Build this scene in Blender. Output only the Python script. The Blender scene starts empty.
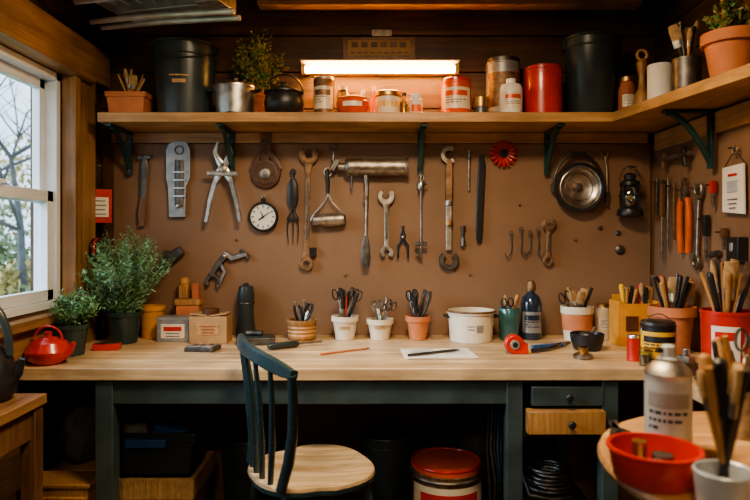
import bpy, math, random
from math import pi, cos, sin, radians
from mathutils import Vector, Matrix
import bmesh
random.seed(11)
V=Vector
F=622.0; EYE=1.25; CY=-2.8; WR=1.26; WL=-1.24
# ------------------------------------------------------------ materials
def _base(name):
    m=bpy.data.materials.new(name); m.use_nodes=True
    nt=m.node_tree; p=nt.nodes['Principled BSDF']; return m,nt,p
def mat(name,col,rough=.5,metal=0,var=.15,scale=18,bump=.0,coat=0,emis=0,ecol=None):
    m,nt,p=_base(name); N=nt.nodes; L=nt.links
    tc=N.new('ShaderNodeTexCoord'); no=N.new('ShaderNodeTexNoise'); no.inputs['Scale'].default_value=scale; no.inputs['Detail'].default_value=6
    L.new(tc.outputs['Object'],no.inputs['Vector'])
    cr=N.new('ShaderNodeValToRGB'); cr.color_ramp.elements[0].position=.3; cr.color_ramp.elements[1].position=.7
    cr.color_ramp.elements[0].color=(*[c*(1-var) for c in col],1); cr.color_ramp.elements[1].color=(*[min(1,c*(1+var)) for c in col],1)
    L.new(no.outputs['Fac'],cr.inputs['Fac']); L.new(cr.outputs['Color'],p.inputs['Base Color'])
    mr=N.new('ShaderNodeMapRange'); mr.inputs['To Min'].default_value=max(.05,rough-.12); mr.inputs['To Max'].default_value=min(1,rough+.12)
    L.new(no.outputs['Fac'],mr.inputs['Value']); L.new(mr.outputs['Result'],p.inputs['Roughness'])
    p.inputs['Metallic'].default_value=metal
    if coat: p.inputs['Coat Weight'].default_value=coat
    if bump:
        bu=N.new('ShaderNodeBump'); bu.inputs['Strength'].default_value=bump; bu.inputs['Distance'].default_value=.002
        n2=N.new('ShaderNodeTexNoise'); n2.inputs['Scale'].default_value=scale*8; L.new(tc.outputs['Object'],n2.inputs['Vector'])
        L.new(n2.outputs['Fac'],bu.inputs['Height']); L.new(bu.outputs['Normal'],p.inputs['Normal'])
    if emis:
        p.inputs['Emission Color'].default_value=(*(ecol or col),1); p.inputs['Emission Strength'].default_value=emis
    return m
def wood(name,c1,c2,axis='X',rough=.55,g=1.0,isl=.25,bump=.25):
    m,nt,p=_base(name); N=nt.nodes; L=nt.links
    tc=N.new('ShaderNodeTexCoord'); mp=N.new('ShaderNodeMapping')
    sc={'X':(1.2,22,22),'Y':(22,1.2,22),'Z':(22,22,1.2)}[axis]
    mp.inputs['Scale'].default_value=[s*g for s in sc]
    geo=N.new('ShaderNodeNewGeometry')
    ad=N.new('ShaderNodeVectorMath'); ad.operation='ADD'
    mu=N.new('ShaderNodeMath'); mu.operation='MULTIPLY'; mu.inputs[1].default_value=37
    L.new(geo.outputs['Random Per Island'],mu.inputs[0]); cb=N.new('ShaderNodeCombineXYZ')
    for k in range(3): L.new(mu.outputs[0],cb.inputs[k])
    L.new(tc.outputs['Object'],mp.inputs['Vector']); L.new(mp.outputs['Vector'],ad.inputs[0]); L.new(cb.outputs[0],ad.inputs[1])
    no=N.new('ShaderNodeTexNoise'); no.inputs['Scale'].default_value=1.6; no.inputs['Detail'].default_value=9; no.inputs['Roughness'].default_value=.62; no.inputs['Distortion'].default_value=.9
    L.new(ad.outputs[0],no.inputs['Vector'])
    cr=N.new('ShaderNodeValToRGB'); e=cr.color_ramp.elements; e[0].position=.32; e[1].position=.66; e[0].color=(*c1,1); e[1].color=(*c2,1)
    L.new(no.outputs['Fac'],cr.inputs['Fac'])
    hs=N.new('ShaderNodeHueSaturation'); mr=N.new('ShaderNodeMapRange'); mr.inputs['To Min'].default_value=1-isl; mr.inputs['To Max'].default_value=1+isl
    L.new(geo.outputs['Random Per Island'],mr.inputs['Value']); L.new(mr.outputs['Result'],hs.inputs['Value']); L.new(cr.outputs['Color'],hs.inputs['Color'])
    n2=N.new('ShaderNodeTexNoise'); n2.inputs['Scale'].default_value=4; n2.inputs['Detail'].default_value=8; L.new(tc.outputs['Object'],n2.inputs['Vector'])
    m2=N.new('ShaderNodeMapRange'); m2.inputs['From Min'].default_value=.35; m2.inputs['From Max'].default_value=.6; m2.inputs['To Min'].default_value=.66; m2.inputs['To Max'].default_value=1.05
    L.new(n2.outputs['Fac'],m2.inputs['Value'])
    h2=N.new('ShaderNodeHueSaturation'); L.new(m2.outputs['Result'],h2.inputs['Value']); L.new(hs.outputs['Color'],h2.inputs['Color'])
    L.new(h2.outputs['Color'],p.inputs['Base Color']); p.inputs['Roughness'].default_value=rough
    bu=N.new('ShaderNodeBump'); bu.inputs['Strength'].default_value=bump; bu.inputs['Distance'].default_value=.003
    L.new(no.outputs['Fac'],bu.inputs['Height']); L.new(bu.outputs['Normal'],p.inputs['Normal'])
    return m
M={}
M['board']=mat('wall_fibreboard',(.235,.135,.077),.55,0,.17,2.6,.35)
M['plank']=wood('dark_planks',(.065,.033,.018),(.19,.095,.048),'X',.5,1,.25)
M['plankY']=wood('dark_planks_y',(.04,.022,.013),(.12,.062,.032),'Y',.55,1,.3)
M['plankF']=wood('floor_planks',(.04,.028,.02),(.11,.07,.045),'Y',.5,1,.3)
M['bench']=wood('bench_top_wood',(.45,.28,.14),(.78,.57,.34),'X',.38,.8,.12,.15)
M['shelf']=wood('shelf_pine',(.34,.17,.065),(.62,.37,.17),'X',.45,1,.08)
M['shelfY']=wood('shelf_pine_y',(.32,.16,.06),(.56,.33,.15),'Y',.45,1,.08)
M['trim']=wood('trim_pine',(.20,.10,.042),(.40,.22,.10),'Y',.45,1,.1)
M['trimZ']=wood('trim_pine_z',(.24,.12,.048),(.46,.26,.115),'Z',.45,1,.1)
M['seat']=wood('seat_wood',(.42,.27,.13),(.74,.55,.34),'X',.38,1,.03,.1)
M['handle']=wood('handle_wood',(.32,.15,.05),(.55,.30,.12),'Z',.45,2,.25,.1)
M['dkwood']=wood('dark_wood',(.09,.040,.018),(.22,.11,.05),'Z',.45,1,.15)
M['green']=mat('painted_green_grey',(.045,.066,.066),.4,0,.28,9,.2)
M['chair']=mat('chair_dark_teal',(.026,.050,.055),.26,0,.25,12,.1)
M['bracket']=mat('bracket_green',(.015,.055,.052),.35,.1,.2,20)
M['black']=mat('black_plastic',(.018,.018,.019),.38,0,.25,20)
M['iron']=mat('cast_iron',(.045,.045,.048),.40,.6,.3,30,.2)
M['dgreen']=mat('dark_green_enamel',(.026,.045,.043),.32,0,.25,10,.15)
M['bucket']=mat('bucket_plastic',(.034,.046,.050),.33,0,.3,6,.1)
M['steel']=mat('steel',(.55,.53,.49),.34,1,.35,25,.1)
M['steel2']=mat('worn_steel',(.38,.34,.29),.46,1,.45,34,.3)
M['dsteel']=mat('dark_steel',(.15,.14,.13),.44,.9,.4,30,.25)
M['brass']=mat('brass',(.50,.31,.12),.42,1,.35,30)
M['rust']=mat('rusty_steel',(.27,.16,.09),.55,.75,.5,40,.4)
M['terra']=mat('terracotta',(.55,.19,.08),.72,0,.18,14,.3)
M['terra2']=mat('terracotta_dark',(.40,.13,.06),.72,0,.2,14,.3)
M['white']=mat('white_vinyl',(.72,.76,.80),.4,0,.03,6)
M['cream']=mat('cream_enamel',(.70,.61,.47),.35,0,.12,12)
M['paper']=mat('paper',(.74,.70,.62),.7,0,.06,12)
M['red']=mat('red_paint',(.50,.026,.016),.35,0,.18,14,0,.25)
M['orange']=mat('orange_paint',(.75,.14,.025),.4,0,.15,14)
M['orred']=mat('orange_red_tin',(.66,.095,.026),.36,.1,.22,14)
M['yellow']=mat('yellow_paint',(.72,.42,.05),.45,0,.15,14)
M['ochre']=mat('ochre_box',(.62,.28,.045),.55,0,.18,14)
M['teal']=mat('teal_glaze',(.04,.13,.125),.25,0,.25,16,0,.5)
M['blue']=mat('blue_plastic',(.03,.12,.36),.4,0,.1,10)
M['dblue']=mat('dark_blue_glass',(.02,.035,.06),.18,0,.2,10,0,.6)
M['brown']=mat('brown_leather',(.095,.038,.016),.45,0,.25,25,.3)
M['ink']=mat('label_ink',(.20,.16,.13),.6,0,.2,25)
M['card']=mat('cardboard',(.43,.26,.125),.75,0,.14,20,.2)
M['tan']=mat('tan_wicker',(.48,.29,.13),.65,0,.25,40,.3)
M['grey']=mat('grey_metal_paint',(.34,.35,.35),.42,.5,.28,18,.1)
M['lgrey']=mat('light_grey_sprayer',(.55,.59,.62),.35,.3,.15,10)
M['duct']=mat('galvanised_duct',(.55,.53,.50),.38,.7,.25,10,.1)
M['soil']=mat('soil',(.03,.018,.01),.95,0,.4,60,.5)
M['leaf1']=mat('leaf_green',(.11,.26,.08),.55,0,.35,6)
M['leaf2']=mat('leaf_blue_green',(.22,.37,.23),.55,0,.3,6)
M['leaf3']=mat('leaf_dry_olive',(.34,.28,.09),.65,0,.3,6)
M['stem']=mat('stem_green',(.13,.17,.06),.7,0,.2,6)
M['bristle']=mat('bristle',(.42,.27,.13),.85,0,.25,60)
M['navy']=mat('cloth_dark',(.08,.08,.10),.9,0,.3,10,.4)
M['bark']=mat('bark',(.10,.10,.10),.9,0,.3,6)
M['grass']=mat('grass_ground',(.20,.24,.12),.9,0,.3,1)
M['autumn']=mat('autumn_leaves',(.42,.32,.12),.8,0,.35,2)
M['face']=mat('dial_face',(.72,.70,.62),.4,0,.05,20)
M['tube']=mat('glowing_tube',(1,.72,.35),.4,0,0,5,emis=95,ecol=(1,.47,.11))
M['fill_lamp']=mat('fill_lamp_diffuser',(1,.85,.6),.4,0,0,5,emis=3,ecol=(1,.75,.45))  # glowing face of the added fill lamps
def glassmat(name,col,a):
    m=bpy.data.materials.new(name); m.use_nodes=True; nt=m.node_tree; N=nt.nodes; L=nt.links
    N.remove(N['Principled BSDF']); o=N['Material Output']; t=N.new('ShaderNodeBsdfTransparent'); t.inputs[0].default_value=(*col,1)
    g=N.new('ShaderNodeBsdfGlossy'); g.inputs['Roughness'].default_value=.05; mx=N.new('ShaderNodeMixShader'); mx.inputs[0].default_value=a
    L.new(t.outputs[0],mx.inputs[1]); L.new(g.outputs[0],mx.inputs[2]); L.new(mx.outputs[0],o.inputs[0]); return m
M['pane']=glassmat('window_glass',(.95,.97,.98),.04)
M['jar']=glassmat('jar_glass',(.75,.82,.78),.22)
# ------------------------------------------------------------ builder
def rotm(rx=0,ry=0,rz=0): return Matrix.Rotation(rz,4,'Z')@Matrix.Rotation(ry,4,'Y')@Matrix.Rotation(rx,4,'X')
class B:
    def __init__(s): s.v=[]; s.f=[]; s.fm=[]; s.m=[]
    def mi(s,k):
        m=M[k] if isinstance(k,str) else k
        if m not in s.m: s.m.append(m)
        return s.m.index(m)
    def add(s,vs,fs,m,X=None):
        o=len(s.v)
        for v in vs:
            v=V(v)
            if X is not None: v=X@v
            s.v.append(v)
        for i,f in enumerate(fs):
            s.f.append([o+k for k in f]); s.fm.append(s.mi(m[i] if isinstance(m,list) else m))
        return s
    def box(s,c,d,m,R=None):
        x,y,z=[k/2 for k in d]
        vs=[(sx*x,sy*y,sz*z) for sx in(-1,1) for sy in(-1,1) for sz in(-1,1)]
        X=Matrix.Translation(c)@(R if R else Matrix())
        return s.add(vs,[(0,1,3,2),(4,6,7,5),(0,4,5,1),(2,3,7,6),(0,2,6,4),(1,5,7,3)],m,X)
    def lathe(s,prof,m,c=(0,0,0),seg=28,R=None,a0=0,a1=2*pi):
        full=abs(a1-a0-2*pi)<1e-4; n=seg if full else seg+1
        vs=[];rings=[]
        for r,z in prof:
            if r<1e-6: rings.append([len(vs)]); vs.append((0,0,z))
            else:
                rings.append(list(range(len(vs),len(vs)+n)))
                for k in range(n):
                    a=a0+(a1-a0)*k/seg; vs.append((r*cos(a),r*sin(a),z))
        fs=[];ms=[]
        for i in range(len(rings)-1):
            A,Bq=rings[i],rings[i+1]; mm=m[min(i,len(m)-1)] if isinstance(m,list) else m
            for k in range(seg):
                k2=(k+1)%n
                if len(A)==1 and len(Bq)==1: continue
                if len(A)==1: fs.append((A[0],Bq[k2],Bq[k]))
                elif len(Bq)==1: fs.append((A[k],A[k2],Bq[0]))
                else: fs.append((A[k],A[k2],Bq[k2],Bq[k]))
                ms.append(mm)
        return s.add(vs,fs,ms,Matrix.Translation(c)@(R if R else Matrix()))
    def cyl(s,c,r,h,m,R=None,seg=24): return s.lathe([(0,0),(r,0),(r,h),(0,h)],m,c,seg,R)
    def ball(s,c,r,m,sc=(1,1,1),seg=16,R=None):
        X=Matrix.Diagonal((*sc,1)); X=(R@X) if R else X
        return s.lathe([(r*sin(pi*i/10) if 0<i<10 else 0,-r*cos(pi*i/10)) for i in range(11)],m,c,seg,X)
    def patch(s,c,r,z0,z1,ac,w,m,r2=None):
        return s.lathe([(r,z0),(r2 or r,z1)],m,c,10,None,ac-w,ac+w)
    def label(s,c,r,z0,z1,ac,w,bg='paper',ink='ink',head=None,sd=1,r2=None):
        rnd=random.Random(sd); s.patch(c,r,z0,z1,ac,w,bg,r2); r2=r2 or r; H=z1-z0
        R=lambda z:r+(r2-r)*(z-z0)/H
        if head: s.patch(c,R(z0+.6*H)+.0006,z0+.6*H,z0+.84*H,ac,w*.72,head,R(z0+.84*H)+.0006)
        top=.5 if head else .82; z=z0+top*H; lh=H*.05
        while z>z0+.15*H:
            a=ac-w*.68
            while a<ac+w*.6:
                l=w*rnd.uniform(.08,.28); e=min(a+l,ac+w*.68); s.lathe([(R(z)+.0006,z),(R(z+lh)+.0006,z+lh)],ink,c,3,None,a,e); a=e+w*.06
                if rnd.random()<.12: break
            z-=lh*2.4
    def sweep(s,pts,sec,m,closed=False,n=None,caps=True):
        P=[V(p) for p in pts]; k=len(P); T=[]
        for i in range(k):
            a=P[(i-1)%k] if closed or i>0 else P[0]; b=P[(i+1)%k] if closed or i<k-1 else P[-1]
            t=(b-a); T.append(t.normalized() if t.length>1e-9 else V((0,0,1)))
        if n is None:
            u=V((0,1,0)) if abs(T[0].y)<.9 else V((1,0,0)); u=(u-T[0]*u.dot(T[0])).normalized()
        vs=[];L=0
        for i in range(k):
            t=T[i]
            if n is None: u=(u-t*u.dot(t)).normalized(); w=t.cross(u)
            else: u=V(n); w=t.cross(u).normalized()
            sc=sec(i); L=len(sc)
            for a,b in sc: vs.append(P[i]+w*a+u*b)
        fs=[]
        for i in range(k if closed else k-1):
            j=(i+1)%k
            for q in range(L):
                q2=(q+1)%L; fs.append((i*L+q,i*L+q2,j*L+q2,j*L+q))
        if not closed and caps: fs.append(tuple(range(L))[::-1]); fs.append(tuple((k-1)*L+q for q in range(L)))
        return s.add(vs,fs,m)
    def tube(s,pts,r,m,seg=8,closed=False):
        R=r if isinstance(r,(list,tuple)) else [r]*len(pts)
        return s.sweep(pts,lambda i:[(R[i]*cos(2*pi*q/seg),R[i]*sin(2*pi*q/seg)) for q in range(seg)],m,closed)
    def strip(s,pts,hw,th,m,n=(0,-1,0),closed=False):
        H=hw if isinstance(hw,(list,tuple)) else [hw]*len(pts)
        T=th if isinstance(th,(list,tuple)) else [th]*len(pts)
        sh=[(1,.5),(.75,1),(-.75,1),(-1,.5),(-1,-.5),(-.75,-1),(.75,-1),(1,-.5)]
        return s.sweep(pts,lambda i:[(a*H[i],b*T[i]/2) for a,b in sh],m,closed,n)
    def prism(s,out,dirv,m):
        k=len(out); d=V(dirv); vs=[V(p) for p in out]+[V(p)+d for p in out]
        fs=[tuple(range(k)),tuple(range(k,2*k))[::-1]]+[(i,i+k,(i+1)%k+k,(i+1)%k) for i in range(k)]
        return s.add(vs,fs,m)
    def ring(s,c,R,r,m,ax='Y',seg=24,q=8,sx=1,sy=1):
        c=V(c); pts=[]
        for i in range(seg):
            a=2*pi*i/seg; x,y=R*cos(a)*sx,R*sin(a)*sy
            pts.append(c+{'Y':V((x,0,y)),'Z':V((x,y,0)),'X':V((0,x,y))}[ax])
        return s.tube(pts,r,m,q,True)
    def done(s,name,bev=0,ang=38):
        xs=[v.x for v in s.v]; ys=[v.y for v in s.v]; zs=[v.z for v in s.v]
        o=V(((min(xs)+max(xs))/2,(min(ys)+max(ys))/2,min(zs)))
        me=bpy.data.meshes.new(name); me.from_pydata([v-o for v in s.v],[],s.f)
        for m in s.m: me.materials.append(m)
        me.polygons.foreach_set('material_index',s.fm); me.polygons.foreach_set('use_smooth',[True]*len(s.f))
        bm=bmesh.new(); bm.from_mesh(me); bmesh.ops.recalc_face_normals(bm,faces=bm.faces); bm.to_mesh(me); bm.free()
        me.set_sharp_from_angle(angle=radians(ang))
        ob=bpy.data.objects.new(name,me); ob.location=o; bpy.context.scene.collection.objects.link(ob)
        if bev:
            b=ob.modifiers.new('bev','BEVEL'); b.width=bev; b.segments=2; b.limit_method='ANGLE'; b.angle_limit=radians(50)
        return ob
def w(px,py,off=.02):          # point on back wall board
    d=2.8-off; return V(((px-375)*d/F,-off,EYE-(py-235)*d/F))
def rw(px,py,off=.02):         # point on right wall
    X=WR-off; d=X*F/(px-375); return V((X,CY+d,EYE-(py-235)*d/F))
def at(px,d,z): return V(((px-375)*d/F,CY+d,z))
P1=1/222.0
BZ=.80; SZ=1.75
# ------------------------------------------------------------ room shell
ZC=2.29; YF=-4.3
b=B(); b.box((0,(YF+.1)/2,-.05),(2.9,-YF+.3,.1),'plankF')
for i in range(18):
    x=-1.24+i*.14+.0; b.box((min(x+.068,1.19),(YF)/2,.005),(.136,-YF,.01),'plankF')
b.done('floor')
b=B(); b.box((0,.05,.83),(2.6,.06,1.66),'board')
b.box((0,.09,1.2),(2.7,.04,2.5),'plank')
z=1.66
for h in (.16,.165,.165,.165):
    b.box((0,.045,z+h/2),(2.6,.07,h-.006),'plank'); z+=h
b.box((.03,.01,.83),(2.42,.02,1.66),'board')
b.box((-1.2,.015,.83),(.05,.03,1.66),'dkwood')
b.done('wall_back',.0015)
b=B(); b.box((0,YF-.05,1.15),(2.7,.1,2.5),'plank'); b.done('wall_front')
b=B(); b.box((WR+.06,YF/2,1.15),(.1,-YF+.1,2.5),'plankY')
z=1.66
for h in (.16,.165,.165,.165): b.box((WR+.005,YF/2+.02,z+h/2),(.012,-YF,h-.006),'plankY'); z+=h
b.box((WR+.005,YF/2+.02,.83),(.01,-YF,1.655),'board'); b.done('wall_right')
wy0,wy1,wz0,wz1=-1.75,-.345,.965,1.885
b=B()
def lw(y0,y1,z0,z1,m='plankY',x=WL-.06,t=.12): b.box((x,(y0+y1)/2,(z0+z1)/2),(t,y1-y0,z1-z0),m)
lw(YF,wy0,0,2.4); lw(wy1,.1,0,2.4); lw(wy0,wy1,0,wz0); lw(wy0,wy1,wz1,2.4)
b.done('wall_left')
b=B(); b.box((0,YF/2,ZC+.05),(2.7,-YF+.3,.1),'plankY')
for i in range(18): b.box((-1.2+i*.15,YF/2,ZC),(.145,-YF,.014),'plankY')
b.done('ceiling')
b=B(); b.box((.32,-.10,ZC-.03),(1.65,.07,.045),'shelf'); b.done('trim_1',.003)
b=B(); b.box((0.02,-.011,1.685),(2.40,.018,.046),'shelf'); b.done('trim_2',.002)
b=B(); b.box((WR-.012,-.75,1.66),(.018,1.42,.075),'shelfY'); b.done('trim_3',.002)
b=B()
b.box((WL+.022,-.215,1.35),(.04,.17,1.4),'trimZ'); b.box((WL+.028,-.318,1.32),(.055,.045,1.25),'trimZ')
b.box((WL+.03,-1.0,1.975),(.06,1.94,.15),'trim'); b.box((WL+.038,-1.0,1.895),(.075,1.6,.022),'trim')
b.box((WL+.03,-1.03,.94),(.055,1.5,.035),'trim'); b.box((WL+.012,-1.03,.87),(.022,1.45,.10),'trim')
b.box((WL+.028,-1.79,1.4),(.055,.09,1.0),'trimZ')
b.done('trim_4',.003)
b=B(); xw=WL-.045
def fr(y0,y1,z0,z1,t,x,dx,m='white'):
    b.box((x,(y0+y1)/2,z0+t/2),(dx,y1-y0,t),m); b.box((x,(y0+y1)/2,z1-t/2),(dx,y1-y0,t),m)
    b.box((x,y0+t/2,(z0+z1)/2),(dx,t,z1-z0),m); b.box((x,y1-t/2,(z0+z1)/2),(dx,t,z1-z0),m)
fr(wy0+.003,wy1-.003,wz0+.003,wz1-.003,.03,xw,.09)
for (y0,y1) in ((wy0+.034,wy1-.034),):
    fr(y0,y1,1.375,wz1-.034,.036,xw-.015,.03); fr(y0,y1,wz0+.034,1.42,.042,xw+.018,.03)
b.box((xw-.015,(wy0+wy1)/2,1.62),(.004,wy1-wy0-.13,.44),'pane'); b.box((xw+.018,(wy0+wy1)/2,1.20),(.004,wy1-wy0-.13,.37),'pane')
b.box((xw+.04,-.75,1.43),(.02,.06,.015),'white')
b.done('window_1',.003)
# ------------------------------------------------------------ outside
b=B(); b.box((-14,6,-.6),(26,40,.1),'grass'); b.done('ground')
b=B()
def tree(x,y,h,sd):
    rnd=random.Random(sd)
    def br(p,d,L,r,lv):
        pts=[p];q=p.copy();dd=d.copy()
        for i in range(5):
            dd=(dd+V((rnd.uniform(-.2,.2),rnd.uniform(-.2,.2),rnd.uniform(-.05,.15)))).normalized(); q=q+dd*L/5; pts.append(q.copy())
        b.tube(pts,[r*(1-.12*i) for i in range(6)],'bark',5 if lv else 8)
        if lv<3:
            for i in range(5 if lv==0 else 4):
                k=rnd.randint(2,5); a=rnd.uniform(0,2*pi)
                nd=(dd*.5+V((cos(a),sin(a),rnd.uniform(.1,.8)))).normalized(); br(pts[k],nd,L*rnd.uniform(.5,.7),r*.42,lv+1)
    br(V((x,y,-.55)),V((0,0,1)),h,.085,0)
tree(-5.2,6.6,3.2,1); tree(-7.6,8.3,3.8,2); tree(-8.3,13.3,4.5,5); tree(-11.5,13,4.5,4)
def bush(x,y,z,r,sd,m,N=1500):
    rnd=random.Random(sd)
    b.tube([(x,y,-.55),(x,y,z)],.06,'bark')
    for i in range(N):
        v=V((rnd.gauss(0,1),rnd.gauss(0,1),rnd.gauss(0,1))).normalized()*r*rnd.uniform(.3,1); c=V((x,y,z))+v
        q=V((rnd.gauss(0,1),rnd.gauss(0,1),rnd.gauss(0,1))).normalized()*.09; q2=V((rnd.gauss(0,1),rnd.gauss(0,1),rnd.gauss(0,1))).normalized()*.09
        b.add([c,c+q,c+q+q2,c+q2],[(0,1,2,3)],m)
bush(-5.6,6.9,.1,.75,1,'autumn'); bush(-6.9,8.4,.3,1.0,2,'grass'); bush(-6.2,8.8,.0,.9,3,'autumn'); bush(-9,11,.7,1.6,4,'grass'); bush(-8.6,13,2.6,1.5,7,'autumn',700); bush(-12,16,2.2,2.2,8,'grass',1200); bush(-5,6.2,-.1,.6,9,'grass',900)
b.done('garden_trees')
# ------------------------------------------------------------ workbench
b=B()
for i in range(5):
    y=-.002-.1402*i; b.box((.008,y-.0696,BZ-.021),(2.470,.139,.042),'bench')
for i in range(2): b.box((1.10,-.702-.14-.2*i+.04,BZ-.021),(.30,.199,.042),'bench')
b.box((-.22,-.665,.715),(1.36,.03,.085),'green')
b.box((-.92,-.66,.379),(.06,.06,.757),'green'); b.box((-.92,-.10,.379),(.06,.06,.757),'green'); b.box((-.92,-.38,.70),(.03,.5,.08),'green')
for x in (.475,.80):
    for y in (-.66,-.12): b.box((x,y,.379),(.055,.055,.757),'green')
b.box((.64,-.38,.745),(.30,.53,.02),'green'); b.box((.64,-.38,.555),(.30,.53,.018),'green'); b.box((.63,-.10,.65),(.30,.02,.2),'green')
b.box((.655,-.675,.702),(.245,.03,.066),'green'); b.box((.645,-.69,.618),(.262,.05,.078),'handle')
for z,yy in ((.702,-.69),(.618,-.715)):
    b.lathe([(0,0),(.006,0),(.006,.012),(.014,.018),(.012,.026),(0,.028)],'iron',(.655,yy,z),14,rotm(pi/2))
b.box((1.20,-1.06,.379),(.05,.05,.757),'green'); b.box((.98,-1.06,.379),(.05,.05,.757),'green'); b.box((1.09,-1.07,.72),(.2,.03,.07),'green')
b.done('workbench',.003)
# ------------------------------------------------------------ shelves + brackets
b=B(); b.box((.0625,-.137,SZ-.02),(2.385,.27,.04),'shelf'); b.done('shelf_board',.003)
b=B(); b.prism([(.965,-.276,SZ-.04),(1.258,-.276,SZ-.04),(1.258,-1.45,SZ-.04),(1.15,-1.45,SZ-.04),(1.09,-1.0,SZ-.04)],(0,0,.04),'shelfY'); b.done('shelf_board',.003)
def bracket(x):
    b=B(); z=SZ-.042
    b.box((x,-.135,z-.005),(.026,.23,.010),'bracket'); b.box((x,-.0255,z-.095),(.026,.009,.19),'bracket')
    b.strip([V((x,-.215+.19*t,z-.012-.16*(t**1.8))) for t in [i/10 for i in range(11)]],.005,.020,'bracket',(1,0,0))
    for dz in (.04,.17): b.ball((x,-.030,z-dz),.005,'steel2')
    b.done('shelf_bracket',.001)
for px in (121,227,422,553): bracket((px-375)/232)
b=B(); z=SZ-.042; y=-.52
b.box((1.15,y,z-.006),(.19,.03,.012),'bracket'); b.box((1.23,y,z-.11),(.012,.03,.21),'bracket')
b.strip([V((1.07+.16*t,y,z-.012-.18*t**1.8)) for t in [i/10 for i in range(11)]],.008,.028,'bracket',(0,1,0)); b.done('shelf_bracket',.001)
# ------------------------------------------------------------ tube light + plaque + duct
b=B(); cx,cz=(380-375)/226,1.98
b.box((cx,-.02,cz+.012),(.69,.038,.05),'cream'); b.box((cx,-.045,cz+.036),(.70,.06,.006),'cream')
for sx in (-1,1): b.box((cx+sx*.338,-.055,cz),(.018,.036,.045),'brass')
b.lathe([(0,0),(.014,0),(.014,.66),(0,.66)],'tube',(cx-.33,-.06,cz),16,rotm(0,pi/2)); b.done('fluorescent_light',.001)
b=B(); b.box((.018,-.006,EYE+(235-49)*P1),(.325,.01,.10),'trim'); b.box((.018,-.013,EYE+(235-49)*P1),(.28,.006,.07),'card')
for i in range(6): b.box((-.09+i*.043,-.018,EYE+(235-46)*P1),(.028,.003,.022),'dkwood')
for i in range(9): b.box((-.10+i*.030,-.018,EYE+(235-54)*P1),(.02,.003,.006),'dkwood')
b.box((.03,-.008,EYE+(235-34)*P1),(.09,.012,.03),'steel2'); b.done('wooden_plaque',.001)
b=B(); x0=-.84; R=rotm(0,0,radians(-14))
b.box((x0,-.42,2.20),(.50,.24,.10),'duct',R); b.box((x0+.06,-.40,2.13),(.42,.12,.05),'grey',R)
for i in range(7): b.box((x0-.17+i*.055,-.465+i*-.012,2.135),(.014,.17,.012),'duct',R)
for dy,dz in ((-.13,2.12),(.0,2.09),(.1,2.10)):
    b.tube([(x0-.28,-.42+dy+.07,dz),(x0+.0,-.42+dy,dz),(x0+.32,-.42+dy-.08,dz-.012)],.012,'duct',8)
b.box((x0+.25,-.50,2.13),(.10,.14,.08),'steel2',R); b.box((x0+.27,-.52,2.235),(.03,.03,.10),'dsteel')
b.box((x0-.22,-.36,2.235),(.03,.03,.10),'dsteel'); b.cyl((x0+.22,-.585,2.12),.022,.06,'steel',rotm(pi/2))
for i in range(9): b.box((x0-.20+i*.05,-.372-i*.0125-.17,2.20),(.012,.010,.07),'steel2',R)
b.done('ceiling_duct',.003)
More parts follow.
